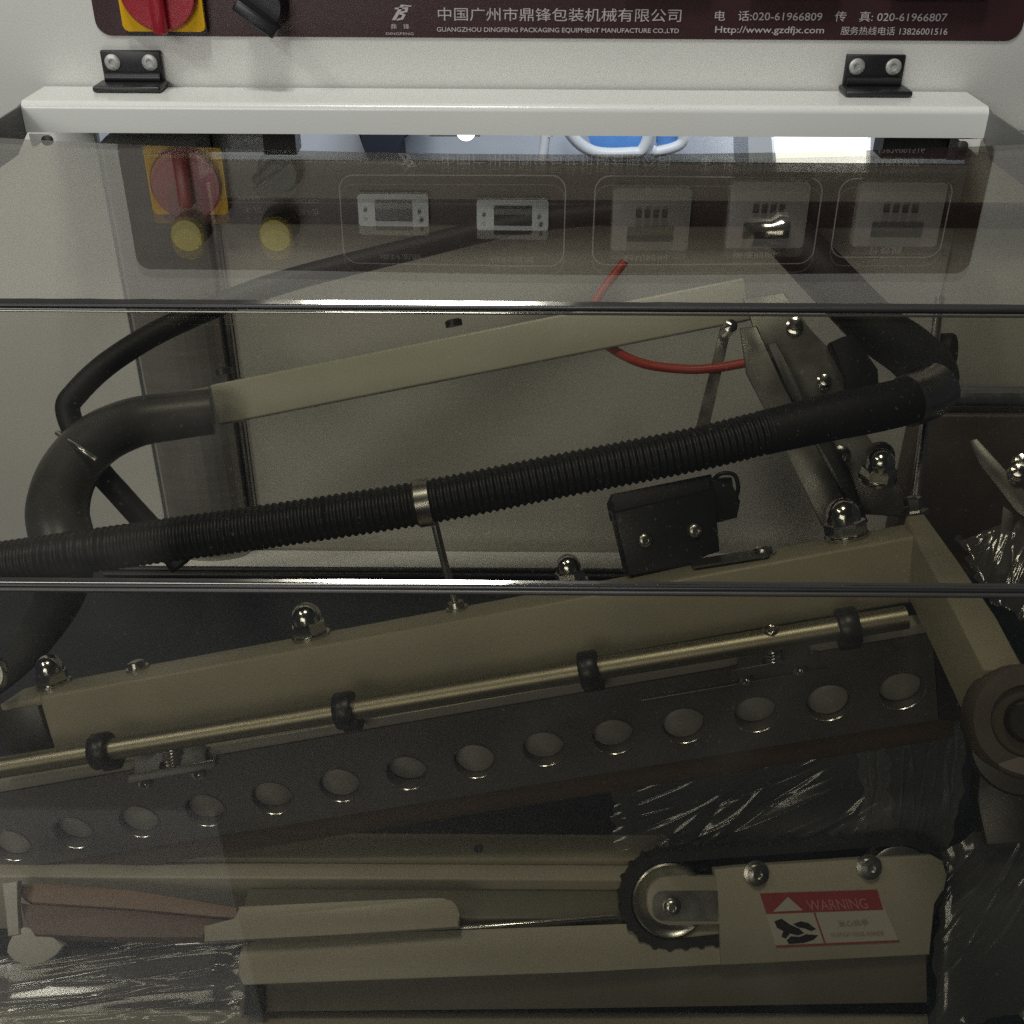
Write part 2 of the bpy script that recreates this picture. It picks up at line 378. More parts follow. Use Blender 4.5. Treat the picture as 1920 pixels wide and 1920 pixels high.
# rotary main switch
sw = rplate('rotary_switch', -0.3150, -0.2490, 0.0455, 0.1035, 0.004, -0.0012, 0.010, 'yellow', cab, 0.001)
rplate('base', -0.3155, -0.2485, 0.0425, 0.103, 0.004, -0.0012, 0.006, 'black', sw)
lathe('knob', [(0.0305, 0), (0.0305, 0.004), (0.029, 0.006), (0, 0.006)], (-0.282, -0.0112, 0.0765), NY, 'red', sw, 40)
obox('handle', (-0.288, -0.0172, 0.0445), (0.012, 0, 0), (0, -0.009, 0), (0, 0, 0.050), 'red', sw, 0.003)
# selector switch
sl = lathe('selector_switch', [(0.019, 0), (0.019, 0.008), (0.016, 0.012), (0.016, 0.020), (0, 0.020)], (-0.201, -0.0012, 0.066), NY, 'black', cab, 32)
obox('handle', Vector((-0.221, -0.021, 0.066)), Vector((0.030, 0, -0.022)), Vector((0.006, 0, 0.008)), (0, -0.016, 0), 'black', sl, 0.002)
p0, p1 = refl(482, 348), refl(502, 330)
prism('pointer_mark', [(p0.x-.0013, TY, p0.z), (p0.x+.0013, TY, p0.z), (p1.x+.0013, TY, p1.z), (p1.x-.0013, TY, p1.z)], (0, .0004, 0), 'lcd', np_)
# yellow push buttons
for x in (365, 528):
    c = refl(x, 418)
    b_ = lathe('push_button', [(0.0165, 0), (0.0165, 0.006), (0.0148, 0.009), (0.0148, 0.024), (0.0135, 0.024)], (c.x, -0.0012, c.z), NY, 'black', cab, 32)
    lathe('cap', [(0.0146, 0.0), (0.0146, 0.004), (0.0128, 0.0062), (0, 0.0066)], (c.x, -0.0252, c.z), NY, 'ybutton', b_, 32)
# temperature displays
for r in ((674, 360, 805, 418), (895, 370, 1028, 424)):
    x0, x1, z0, z1 = rrc(*r)
    d_ = rplate('temperature_display', x0, x1, z0, z1, 0.002, -0.0012, 0.006, 'lcd', cab, 0.0008)
    wd, hh = x1-x0, z1-z0
    rplate('screen', x0+wd*.24, x0+wd*.77, z0+hh*.20, z0+hh*.84, 0.001, -0.0072, 0.0005, 'screen', d_)
    for fx, fz in ((.87, .55), (.90, .80), (.10, .5)):
        lathe('key', [(0.0016, 0), (0.0016, 0.0008), (0, 0.001)], (x0+wd*fx, -0.0072, z0+hh*fz), NY, 'black', d_, 12)
# timers
for r in ((1146, 348, 1290, 458), (1362, 336, 1508, 456), (1600, 336, 1760, 455)):
    x0, x1, z0, z1 = rrc(*r)
    d_ = rplate('timer', x0, x1, z0, z1, 0.003, -0.0012, 0.009, 'timer', cab, 0.001)
    wd, hh = x1-x0, z1-z0
    rplate('window', x0+wd*.2, x0+wd*.8, z0+hh*.62, z0+hh*.85, 0.001, -0.0102, 0.0006, 'screen', d_)
    for k in range(4):
        rplate('digit_key', x0+wd*(.3+.11*k), x0+wd*(.37+.11*k), z0+hh*.34, z0+hh*.46, 0.0005, -0.0102, 0.0012, 'black', d_)

# ================================================================== HINGES
def hinge(xa, xb, ytop, label):
    a, b = atY(xa, ytop, -0.003), atY(xb, ytop, -0.003)
    h = thing('lid_hinge', label, 'hinge', ((a.x+b.x)/2, 0, 0.003), 'hinges of the clear lid')
    zt = a.z; zb = 0.0045
    obox('plate', (a.x, -0.0045, zb), (b.x-a.x, 0, 0), (0, 0.0043, 0), (0, 0, zt-zb), 'black', h, 0.0009)
    tube('knuckle', [], 0.0040, 'black', h, 16, path=[Vector((a.x+.002, -0.0060, zb+.0045)), Vector((b.x-.002, -0.0060, zb+.0045))])
    obox('leaf', (a.x-.003, -0.0290, 0.0018), (b.x-a.x+.006, 0, 0), (0, 0.0270, 0), (0, 0, 0.0046), 'black', h, 0.0016)
    for fx in (.19, .81):
        screw('screw', (a.x+(b.x-a.x)*fx, -0.0046, zt-0.0090), NY, 0.0064, h, 'screwz', 0.0016)
hinge(187, 300, 94, 'black two-screw lid hinge below the red and yellow switch')
hinge(1588, 1699, 102, 'black two-screw lid hinge below the printed phone numbers')

# ================================================================== MACHINE HOUSING behind the lid
hs = thing('machine_housing', 'machine housing with white side panels, steel back plate and steel column under the cabinet', 'housing', (0, 0, -0.55))
TZ = -0.443                                                   # table height
xl = atY(238, 600, -0.004).x
box('side_panel', (-0.75, 0.000, -0.56), (xl, 0.012, -0.0335), 'white', hs, 0.001)
x0, x1 = atY(243, 600, -0.04).x, atY(412, 600, -0.04).x
# column with a soft rounded front
pr = []
for i in range(13):
    a = math.pi*i/12; pr.append(((x0+x1)/2-(x1-x0)/2*math.cos(a), -0.02-0.035*math.sin(a)**0.5))
prism('column', [(x, y, -0.56) for x, y in pr]+[(x1, 0.008, -0.56), (x0, 0.008, -0.56)], (0, 0, 0.56-0.036), 'column', hs)
obox('column_trim', (x1+0.0005, -0.03, -0.56), (0.006, 0, 0), (0, 0.03, 0), (0, 0, 0.49), 'satin', hs, 0.001)
xr = atY(1752, 600, -0.02).x
box('back_plate', (x1+0.007, -0.022, -0.56), (xr, -0.018, -0.054), 'steel', hs)
xq = atY(1640, 300, 0.02).x
box('gap_post', (xq, 0.004, -0.056), (xq+0.055, 0.03, -0.034), 'dark', hs)
box('gap_bracket', (xq+0.0555, 0.001, -0.056), (xq+0.10, 0.03, -0.034), 'satin', hs)
xz = atY(500, 260, 0.02).x; xw = atY(360, 260, 0.02).x
box('gap_post', (xz, 0.004, -0.056), (atY(560, 260, .02).x, 0.03, -0.034), 'dark', hs)
box('gap_plate', (xw, 0.012, -0.056), (xz-.001, 0.03, -0.034), 'satin', hs)
box('right_panel', (xr+0.001, -0.020, -0.262), (0.75, -0.008, -0.0335), 'creamlite', hs, 0.001)
zz = atY(1850, 405, -0.03).z
box('cross_rail', (x1+0.01, -0.034, zz-0.010), (0.75, -0.0225, zz+0.010), 'dark', hs, 0.002)
zr = atY(1850, 748, -0.05).z
tube('guide_rod', [], 0.0085, 'satin', hs, 20, path=[Vector((xr-0.01, -0.05, zr)), Vector((0.75, -0.05, zr))])
box('lower_box', (xr-0.01, -0.060, -0.56), (0.75, -0.030, zr-0.012), 'brownbox', hs, 0.002)
# ---- conveyor and table
cv = thing('conveyor', 'black conveyor belt bed with white rear ledge inside the machine', 'conveyor', (0, -0.2, -0.56))
zt = TZ
ya, yb = atZ(800, 1036, zt).y, atZ(800, 1066, zt).y
box('rear_ledge', (atZ(240, 1040, zt).x, yb, -0.5), (atZ(1640, 1040, zt).x, min(ya, -.023), zt+0.002), 'ledge', cv, 0.001)
yc = atZ(800, 1092, zt).y
box('belt', (-0.62, -0.412, -0.50), (0.62, yb-0.001, zt-0.004), 'belt', cv, 0.002)
for i in range(2):
    yy = yb-0.004-0.009*i
    tube('guide_rail', [], 0.003, 'black', cv, 10, path=[Vector((-.4, yy, zt+.0005)), Vector((.2, yy, zt+.0005))])
# ---- front table with its ledges
tb = thing('front_table', 'beige front table ledge with grooves below the sealing jaw', 'table', (0, -0.45, -0.56))
zl = -0.430
def zY(y, z=zl): return atZ(960, y, z).y
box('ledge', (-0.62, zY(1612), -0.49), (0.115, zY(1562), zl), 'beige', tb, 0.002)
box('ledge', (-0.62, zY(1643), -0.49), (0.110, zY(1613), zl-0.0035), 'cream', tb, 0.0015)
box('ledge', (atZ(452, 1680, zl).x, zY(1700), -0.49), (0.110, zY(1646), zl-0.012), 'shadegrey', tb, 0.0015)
c = atZ(897, 1592, zl)
lathe('screw', [(0.0032, 0), (0.0032, .001), (0, .001)], (c.x, c.y, zl), (0, 0, 1), 'dark', tb, 14)

# ================================================================== LID (protective cover)
lid = thing('protective_lid', 'folding smoked acrylic lid with white metal rim along the hinges', 'lid', (0, -0.03, 0))
LX0, LX1 = -0.3905, 0.3755
# rim: folded white sheet, flange + front
prof = []
R = 0.006; Yf, zb = -0.060, -0.0225
prof += [(-0.004, 0.0012)]
for i in range(9):
    a = math.pi/2*i/8; prof.append((Yf+R-R*math.sin(a), 0.0012-R+R*math.cos(a)))
prof += [(Yf, zb), (Yf+.0016, zb), (Yf+.0016, -0.005), (-0.004, -0.0015)]
prism('rim', [(LX0, y, z) for y, z in prof], (LX1-LX0, 0, 0), 'lip', lid)
for o in lid.children: 
    for p in o.data.polygons: p.use_smooth = len(p.vertices) == 4
    o.data.set_sharp_from_angle(angle=math.radians(30))
# side rails running towards the operator
for sx, X in ((-1, LX0), (1, LX1)):
    prism('side_rail', [(X, -0.050, 0.0), (X, -0.050, -0.020), (X, -0.085, -0.034), (X, -0.48, -0.030), (X, -0.48, -0.002), (X, -0.064, -0.002)], (sx*0.0016, 0, 0), 'railshade', lid)
    prism('gusset', [(X-sx*.002, -0.0605, -0.0235), (X-sx*.020, -0.0605, -0.0235), (X-sx*.002, -0.0605, -0.036)], (0, .0015, 0), 'ledge', lid)
    lathe('bolt', [(0.004, 0), (0.004, .005), (0.0025, .0055), (0, .0055)], (X-sx*0.019, -0.066, -0.027), (0, -1, .2), 'dark', lid, 14)
# acrylic sheet: flat top, sloping middle, steep front, soft bends
T = 0.004
bend1, bend2, foot = (-0.4985, 0.0), (-0.545, -0.138), (-0.565, -0.45)
def bendpt(a, b, c, r, k=8):
    a, b, c = Vector(a), Vector(b), Vector(c); u = (a-b).normalized(); v = (c-b).normalized()
    ang = u.angle(v); dd = r/math.tan(ang/2); p, q = b+u*dd, b+v*dd; cen = b+(u+v).normalized()*(r/math.sin(ang/2))
    pts = []
    a0 = p-cen; a1 = q-cen; tot = a0.angle_signed(a1)
    for i in range(k+1):
        th = -tot*i/k
        pts.append(cen+Vector((a0.x*math.cos(th)-a0.y*math.sin(th), a0.x*math.sin(th)+a0.y*math.cos(th))))
    return pts
b1 = (atZ(960, 578, 0.0).y, 0.0)
r_ = ray(960, 1106); k_ = 0
# middle facet drops at 45 degrees from the first bend to where the second bend is seen
best = None
for s in range(1, 4000):
    u = s*0.0001; p = Vector((0, b1[0]-u*0.72, -u*0.694)); rr = p-CAM
    yy = 960-F*rr.dot(UP)/rr.dot(FWD)
    if yy >= 1106: best = (p.y, p.z); break
b2 = best
foot = (b2[0]-0.030, -0.478)
outer = bendpt((-0.2, 0), b1, b2, 0.006)+bendpt(b1, b2, foot, 0.006)+[Vector(foot)]
NXS = 48
def lid_edge(x):  # rear edge of the sheet is cut in a shallow bow
    q = 1-(x-(-0.0))**2/0.37**2
    return -0.166-0.036*max(q, 0)
bm = bmesh.new()
xs = [-0.388+0.761*i/NXS for i in range(NXS+1)]
def sag(x, y):
    q = max(0, 1-(x/0.38)**2); s = min(1, max(0, (y-b1[0])/(-0.19-b1[0])))
    return -0.00030*q*math.sin(math.pi*s)-0.00012*math.sin(x*17+1)*math.sin(math.pi*s)
rows_o, rows_i = [], []
for x in xs:
    e = lid_edge(x)
    top = [Vector((e+(outer[0].x-e)*i/14, 0)) for i in range(14)]
    line = top+outer
    nrm = []
    for i in range(len(line)):
        tt = (line[min(i+1, len(line)-1)]-line[max(i-1, 0)]).normalized(); nrm.append(Vector((-tt.y, tt.x)))  # inward
    ro, ri = [], []
    for p, n in zip(line, nrm):
        nn = n if n.y < 0 or n.x > 0 else -n
        if nn.y > 0: nn = -nn
        ro.append(bm.verts.new(Vector((x, p.x, p.y+sag(x, p.x)))-Vector(lid.location)))
        ri.append(bm.verts.new(Vector((x, p.x+nn.x*T, p.y+nn.y*T+sag(x, p.x)))-Vector(lid.location)))
    rows_o.append(ro); rows_i.append(ri)
K = len(rows_o[0])
for i in range(NXS):
    for j in range(K-1):
        bm.faces.new([rows_o[i][j], rows_o[i+1][j], rows_o[i+1][j+1], rows_o[i][j+1]])
        bm.faces.new([rows_i[i][j], rows_i[i][j+1], rows_i[i+1][j+1], rows_i[i+1][j]])
    bm.faces.new([rows_o[i][0], rows_i[i][0], rows_i[i+1][0], rows_o[i+1][0]])
    bm.faces.new([rows_o[i][-1], rows_o[i+1][-1], rows_i[i+1][-1], rows_i[i][-1]])
from_bm('acrylic_sheet', bm, 'glass', lid, smooth=True, sharp=40)
# strips added along the two folds for the bends' bright and dark lines
def fold(name, y, dz, r, m_, off_y=0.0):
    # a bead lying along the outside of the fold
    base = Vector((0, b1[0], b1[1])) if y < 900 else Vector((0, b2[0], b2[1]))
    q = onp(960, y, base+Vector((0, -dz, dz*.4)), Vector((0, -.6, .8)))
    tube(name, [], r, m_, lid, 12, path=[Vector((-.386, q.y, q.z)), Vector((.372, q.y, q.z))])
def glint_strip(y, th, wd, out_, m_='edge'):  # strip added and tilted to mirror the ceiling lamp as the bend's highlight
    base = Vector((0, b1[0], b1[1])) if y < 900 else Vector((0, b2[0], b2[1]))
    q = onp(960, y, base+Vector((0, -out_, out_*.4)), Vector((0, -.6, .8)))
    nn = Vector((0, -math.sin(math.radians(th)), math.cos(math.radians(th)))); tt = Vector((0, -nn.z, nn.y))
    tt = tt if tt.z < 0 else -tt
    off = off_of(lid); bm = bmesh.new(); rows = []
    for i in range(121):
        x = -.386+.758*i/120; wv = .0003*noise.noise(Vector((x*60, y, 0)))+.0002*noise.noise(Vector((x*170, y, 4)))
        a_ = [q-tt*(wd/2+wv), q+tt*(wd/2+wv), q+tt*wd/2-nn*.0008, q-tt*wd/2-nn*.0008]
        rows.append([bm.verts.new(Vector((x, v.y, v.z))-off) for v in a_])
    for r0, r1_ in zip(rows, rows[1:]):
        for k in range(4): bm.faces.new([r0[k], r0[(k+1) % 4], r1_[(k+1) % 4], r1_[k]])
    bm.faces.new(rows[0]); bm.faces.new(rows[-1][::-1])
    from_bm('bend_glint', bm, m_, lid)
glint_strip(569, 39, .0023, .0024)
fold('fold_dark_line', 578, .0020, .0014, 'black')  # black rod added for the dark line refracted at the bend
fold('fold_line', 588, .0022, .0006, 'edge')
glint_strip(1091, 31, .0014, .0026)
fold('fold_line', 1097, .0026, .0007, 'edge')
fold('fold_dark_line', 1103, .0022, .0010, 'black')
fold('fold_line', 1111, .0022, .0012, 'dark')
# lower frame rail in front
fr = W(960, 1893, .80)
box('front_rail', (-0.45, fr.y-0.05, fr.z-0.03), (0.45, fr.y, fr.z), 'cream', lid, 0.003)
box('base_tray', (-0.60, fr.y+0.001, -0.575), (0.60, -0.30, -0.565), 'railshade', hs)

# ================================================================== SEALING ARM (front)
A, B = W(25, 1316, 0.775), W(1712, 1005, 0.690)
U = (B-A).normalized()
n0 = Vector((0, -math.cos(math.radians(22)), math.sin(math.radians(22))))
NB = (n0-U*n0.dot(U)).normalized()
TB = U.cross(NB)
if TB.z < 0: TB = -TB
arm = thing('sealing_arm', 'beige tubular sealing arm with dome nuts, brass rod and long perforated jaw plate', 'sealing arm', A)
BL = (B-A).length; BH = 0.0415
def onbar(x, y, h=0.0): return onp(x, y, A+TB*h, TB)
obox('beam', A+U*0.018-TB*BH, U*(BL-0.014), TB*BH, -NB*0.034, 'beige', arm, 0.0025, 3)
obox('end_plate', A-U*0.016-TB*BH*0.98, U*0.0335, TB*BH*0.92, -NB*0.03, 'dark', arm, 0.002)
obox('beam_foot', A-U*0.010, U*0.03, -NB*0.032, -TB*0.006, 'beige', arm, 0.001)
# front-going arm at the right corner
P1 = onp(1722, 1004, A+TB*0.0, TB)
def flat(x, y): return atZ(x, y, B.z+0.001)
side = [flat(1700, 966), flat(1733, 962), flat(1795, 1052), flat(1868, 1160), flat(1926, 1256), flat(1844, 1256), flat(1770, 1110), flat(1716, 1010)]
prism('side_arm', side, (0, 0, -0.036), 'beige', arm, 0.002)
# dome nuts
def dome(name, o, axis, s, parent):
    e = lathe(name, [(0.0105*s, 0), (0.0105*s, .0015*s), (0.0088*s, .0016*s), (0.0088*s, .0022*s)], o, axis, 'chrome', parent, 28)
    lathe('hexagon', [(0.0094*s, .0018*s), (0.0097*s, .0025*s), (0.0097*s, .0075*s), (0.0085*s, .0085*s)], Vector(o), axis, 'chrome', e, 6, flat=True)
    pr = [(0.0080*s, .008*s)]+[(0.0080*s*math.cos(math.pi/2*i/8), .0105*s+0.0085*s*math.sin(math.pi/2*i/8)) for i in range(9)]
    lathe('cap', pr, Vector(o), axis, 'chrome', e, 28)
for x, y, s in ((102, 1284, 1.16), (584, 1194, 1.26), (1072, 1093, 1.05), (1588, 1008, 1.34)):
    dome('dome_nut', onbar(x, y), TB, s, arm)
dome('dome_nut', flat(1690, 985)+Vector((-.0, .055, 0)), (0, 0, 1), 1.15, arm)
for x, y, s in ((258, 1254, .008), (857, 1142, .0075), (1432, 1040, .008)):
    lathe('bolt_head', [(s, 0), (s, .0015), (s*.75, .0016), (s*.7, .005), (s*.4, .006), (0, .006)], onbar(x, y), TB, 'satin', arm, 20)
# jaw plate (upright, with recessed round holes)
PA, PB = W(-60, 1498, 0.780), W(1752, 1186, 0.690)
UJ = (PB-PA).normalized()
nj = Vector((0, -1, 0.03)); NJ = (nj-UJ*nj.dot(UJ)).normalized(); VJ = UJ.cross(NJ)
if VJ.z < 0: VJ = -VJ
def onj(x, y, f=0.0): return onp(x, y, PA+NJ*f, NJ)
cen = [(20, 1585), (137, 1561), (260, 1540), (384, 1519), (510, 1496), (636, 1472), (762, 1449), (889, 1427), (1019, 1404), (1150, 1381), (1282, 1360), (1417, 1339), (1553, 1317), (1690, 1295)]
def uv(p): q = p-PA; return q.dot(UJ), q.dot(VJ)
cs = [uv(onj(x, y)) for x, y in cen]
JT, JH = 0.0, -0.069
jr = 0.0136
jaw = bpy.data.objects.new('jaw_plate', None)
bm = bmesh.new(); offa = off_of(arm)
def vj(s, v, f=0.0): return bm.verts.new(PA+UJ*s+VJ*v+NJ*f-offa)
K = 32
edges = [cs[0][0]-0.019]+[(cs[i][0]+cs[i+1][0])/2 for i in range(len(cs)-1)]+[cs[-1][0]+0.021]
for i, (s, v) in enumerate(cs):
    e0, e1 = edges[i], edges[i+1]
    inn, outr, back = [], [], []
    for k in range(K):
        a = 2*math.pi*k/K; cx, cv_ = math.cos(a), math.sin(a)
        inn.append(vj(s+jr*cx, v+jr*cv_)); back.append(vj(s+jr*.97*cx, v+jr*.97*cv_, -0.0075))
        kx = ((e1-s) if cx > 0 else (s-e0)); top, bot = JT-v, v-JH
        ky = top if cv_ > 0 else bot
        tt = min(kx/abs(cx) if abs(cx) > 1e-6 else 9, ky/abs(cv_) if abs(cv_) > 1e-6 else 9)
        outr.append((s+cx*tt, v+cv_*tt))
    ov = [vj(*q) for q in outr]
    for k in range(K):
        j = (k+1) % K
        bm.faces.new([inn[k], inn[j], ov[j], ov[k]])
        bm.faces.new([inn[k], back[k], back[j], inn[j]]).material_index = 1
        (qx, qy), (wx, wy) = outr[k], outr[j]
        if abs(qx-wx) > 1e-5 and abs(qy-wy) > 1e-5:      # fill the corner
            cxr = e1 if max(qx, wx) > s+1e-6 and (abs(qx-e1) < 1e-5 or abs(wx-e1) < 1e-5) else e0
            cyr = JT if (abs(qy-JT) < 1e-5 or abs(wy-JT) < 1e-5) else JH
            bm.faces.new([ov[k], ov[j], vj(cxr, cyr)])
# back shell
s0, s1 = edges[0], edges[-1]
q = [vj(s0, JT), vj(s1, JT), vj(s1, JH), vj(s0, JH)]; g = [vj(s0, JT, -.010), vj(s1, JT, -.010), vj(s1, JH, -.010), vj(s0, JH, -.010)]
for i in range(4): bm.faces.new([q[i], q[(i+1) % 4], g[(i+1) % 4], g[i]])
bm.faces.new(g)
bmesh.ops.remove_doubles(bm, verts=bm.verts[:], dist=1e-5)
jaw = from_bm('jaw_plate', bm, 'plate', arm); jaw.data.materials.append(M['black'])
dm = None
for i, (s, v) in enumerate(cs):
    o = PA+UJ*s+VJ*v
    # chamfered ring and the recessed disc
    lathe('hole_disc', [(jr*.96, 0), (jr*.96, .0006), (jr*.90, .0012), (0, .0014)], o-NJ*(0.0066+.0012*math.sin(i*2.4)), (NJ+UJ*.10*math.sin(i*5.1)+VJ*.10*math.cos(i*3.7)).normalized(), 'disc', jaw, 28)
    off = off_of(jaw); rb = bmesh.new(); e1_, e2_ = UJ, VJ
    ra = [rb.verts.new(o+(e1_*math.cos(2*math.pi*k/K)+e2_*math.sin(2*math.pi*k/K))*jr*1.09+NJ*.0005-off) for k in range(K)]
    rc = [rb.verts.new(o+(e1_*math.cos(2*math.pi*k/K)+e2_*math.sin(2*math.pi*k/K))*jr*.995-NJ*.0018-off) for k in range(K)]
    for k in range(K): rb.faces.new([ra[k], ra[(k+1) % K], rc[(k+1) % K], rc[k]])
    from_bm('hole_rim', rb, 'rimm', jaw, smooth=True)
# rounded right end, top lip and brown lower strip of the jaw
pe = PA+UJ*s1
ends = [(s1+.0003, JT), (s1+0.006, JT-.002), (s1+0.022, JT-0.022), (s1+0.028, JT-0.048), (s1+0.026, JT-0.062), (s1+0.010, JH-.004), (s1+.0003, JH)]
prism('jaw_end', [PA+UJ*a+VJ*b+NJ*.0006 for a, b in ends], -NJ*.010, 'dark', arm, .001)
obox('jaw_lip', PA+UJ*(s0+.001)+VJ*.0002-NJ*.0100, UJ*(s1-s0-.002), VJ*.0080, NJ*.0095, 'lipstrip', arm, .0006)
obox('lower_strip', PA+UJ*(s0+.001)+VJ*(JH-.0003)-NJ*.002, UJ*(s1-s0+.008), -VJ*.0195, -NJ*.012, 'brown', arm, .001)
obox('stiffener', PA+UJ*(edges[10])+VJ*(-.012)+NJ*.0003, UJ*(edges[13]-edges[10]-.02), -VJ*.0012, NJ*.0016, 'plate', arm, .0004)
# brass rod with black saddles between beam and jaw
ra_, rb_ = W(-40, 1446, 0.752), W(1700, 1157, 0.674)
UR = (rb_-ra_).normalized()
tube('rod', [], 0.0070, 'rod', arm, 20, path=[ra_, rb_])
RL = (rb_-ra_).length
def onr(x): 
    lo, hi = 0.0, 1.0
    for _ in range(30):
        mid = (lo+hi)/2; p = ra_.lerp(rb_, mid); px = 960+F*(p-CAM).dot(RT)/(p-CAM).dot(FWD)
        if px < x: lo = mid
        else: hi = mid
    return ra_.lerp(rb_, lo)
for x in (192, 648, 1105, 1590):
    c = onr(x); lathe('saddle', [(.0108, -.006), (.0118, -.005), (.0118, .005), (.0108, .006)], c, UR, 'black', arm, 16)
    obox('saddle_foot', c-UR*.0065-VJ*.017+NJ*.001, UR*.013, VJ*.012, -NJ*.010, 'black', arm, .001)
# spring brackets bolted on the jaw's upper edge
for (x, y, m_) in ((322, 1404, 'satin'), (1447, 1208, 'plate')):
    def sk(pts): return [(x+dx, y+dy-.18*dx) for dx, dy in pts]
    plate('spring_bracket', sk([(-66, -14), (-20, -14), (-20, -4), (-8, -4), (-8, 12), (-20, 12), (-20, 26), (-66, 26)]), PA, NJ, .0025, m_, arm, .0005, front=.0050)
    plate('spring_bracket', sk([(20, -14), (66, -14), (66, 26), (20, 26), (20, 12), (12, 12), (12, -4), (20, -4)]), PA, NJ, .0025, m_, arm, .0005, front=.0050)
    plate('bracket_foot', sk([(-78, 26), (84, 26), (84, 42), (-78, 42)]), PA, NJ, .0045, m_, arm, .0005, front=.0047)
    c0, c1_ = onj(x-2, y-30, .0085), onj(x+4, y+30, .0085)
    ax_ = (c1_-c0); e1_ = UJ; e2_ = NJ; path = []
    for i in range(150):
        th = i*2*math.pi/15; path.append(c0+ax_*(i/149)+e1_*math.cos(th)*.0044+e2_*math.sin(th)*.0044)
    tube('spring', [], .0009, 'chrome', arm, 6, path=path)
    for dx, dy in ((-50, 50), (50, 50)):
        screw('screw', onj(x+dx, y+dy-.18*dx+2, .0002), NJ, .0048, arm, 'chrome', .0040)

# ================================================================== LIMIT SWITCH BOX
sn = thing('limit_switch', 'black limit switch box with two screws and a metal lever on the beige beam', 'switch', W(1260, 1075, .735))
PS = W(1260, 1000, 0.735); NS = (n0*0.9+Vector((.05, 0, .1))).normalized()
plate('body', [(1152, 962), (1340, 918), (1350, 1034), (1308, 1046), (1290, 1062), (1180, 1080)], PS, NS, 0.026, 'black', sn, .0012)
plate('cover', [(1146, 926), (1334, 888), (1341, 916), (1153, 960)], PS, (NS+Vector((0, 0, .5))).normalized(), 0.024, 'rubber', sn, .001)
plate('plug', [(1336, 900), (1376, 896), (1378, 925), (1392, 940), (1386, 972), (1345, 982), (1338, 930)], PS, NS, 0.014, 'black', sn, .0015, front=-.004)
tube('cable', [W(1335, 902, .742), W(1352, 888, .735), W(1376, 890, .735), W(1384, 912, .737), W(1380, 935, .742)], .0014, 'rubber', sn, 10)
for x, y in ((1209, 1013), (1303, 995)):
    screw('screw', onp(x, y, PS, NS), NS, .0048, sn, 'satin', .003)
plate('lever', [(1292, 1050), (1440, 1026), (1446, 1032), (1440, 1040), (1300, 1062)], W(1350, 1045, .728), TB, .0015, 'dark', sn)

# ================================================================== HOSES
hz = thing('corrugated_hose', 'black corrugated hose with metal clamps lying across the machine above the beam', 'hose', W(800, 980, .75))
def corr(t, L): return 0.0140 + 0.0008*math.cos(2*math.pi*L/0.0046)
hp = [W(-90, 1068, .770), W(0, 1056, .765), W(260, 1020, .755), W(520, 984, .748), W(795, 942, .742), W(1060, 890, .742), W(1300, 843, .745), W(1452, 806, .75)]
path = smooth_path(hp, 110)
tube('corrugated_sleeve', [], .0138, 'hose', hz, 20, path=path, rfun=corr)
tube('end_sleeve', [W(1430, 812, .75), W(1560, 782, .752), W(1650, 764, .756), W(1712, 748, .762), W(1742, 730, .772)], .0148, 'rubber', hz, 24, rfun=lambda t, L: .0146+.0012*min(1, t*3))
tube('return_hose', [W(1738, 735, .775), W(1742, 700, .80), W(1706, 660, .83), W(1640, 612, .86), W(1560, 530, .89), W(1462, 425, .92)], .019, 'rubber', hz, 24)
tube('clamp', [W(1700, 752, .762), W(1732, 742, .768), W(1756, 726, .776)], .0175, 'satin', hz, 28, sub=4)
cc = (hp[4]); dr = (hp[5]-hp[3]).normalized()
lathe('clamp', [(.0150, -.005), (.0158, -.0045), (.0158, .0045), (.0150, .005)], cc, dr, 'satin', hz, 32)
lathe('fitting', [(.010, 0), (.017, .003), (.017, .010), (.012, .016), (.012, .03), (.006, .032)], W(1475, 436, .905), (-1, -.1, .02), 'chrome', hz, 24)
tube('drain_rod', [W(812, 968, .745), W(832, 1050, .752), W(856, 1138, .762)], .0026, 'satin', hz, 10)

eb = thing('elbow_pipe', 'thick dark grey curved hose bend behind the corrugated hose', 'pipe', W(110, 1000, .8))
tube('bend', [W(398, 772, .905), W(330, 780, .90), W(250, 793, .89), W(178, 828, .87), W(128, 888, .85), W(108, 960, .83), W(122, 1040, .812), W(112, 1110, .835), W(76, 1180, .865), W(24, 1245, .885), W(-50, 1310, .90)], .018, 'pipe', eb, 28,
     rfun=lambda t, L: .0178+.0042*min(1, t*2)-.012*max(0, t-.55)/.45)
tube('tie', [W(108, 812, .862), W(146, 838, .835), W(180, 862, .835)], .0022, 'satin', eb, 8)
rb2 = thing('rear_beam', 'beige rear crossbeam running behind the hoses to the steel linkage', 'beam', W(900, 660, .9))
Ra, Rb = W(150, 768, .935), W(1480, 575, .885)
ur = (Rb-Ra).normalized(); nr0 = Vector((0, -math.cos(.45), math.sin(.45))); nr = (nr0-ur*nr0.dot(ur)).normalized(); tr_ = ur.cross(nr)
if tr_.z < 0: tr_ = -tr_
Ra = W(392, 722, .926); Rb = W(1396, 520, .886)
ur = (Rb-Ra).normalized(); nr = (nr0-ur*nr0.dot(ur)).normalized(); tr_ = ur.cross(nr); tr_ = -tr_ if tr_.z < 0 else tr_
obox('beam', Ra-tr_*.033, ur*(Rb-Ra).length, tr_*.033, -nr*.030, 'creamlite', rb2, .002, 3)
obox('tail', Ra-ur*.10-tr_*.004, ur*.0995, tr_*.003, -nr*.026, 'cream', rb2, .0008)
for x, y in ((420, 702), (852, 612)):
    lathe('bolt_head', [(.006, 0), (.006, .004), (.004, .005), (0, .005)], onp(x, y, Ra, tr_), tr_, 'dark', rb2, 12)
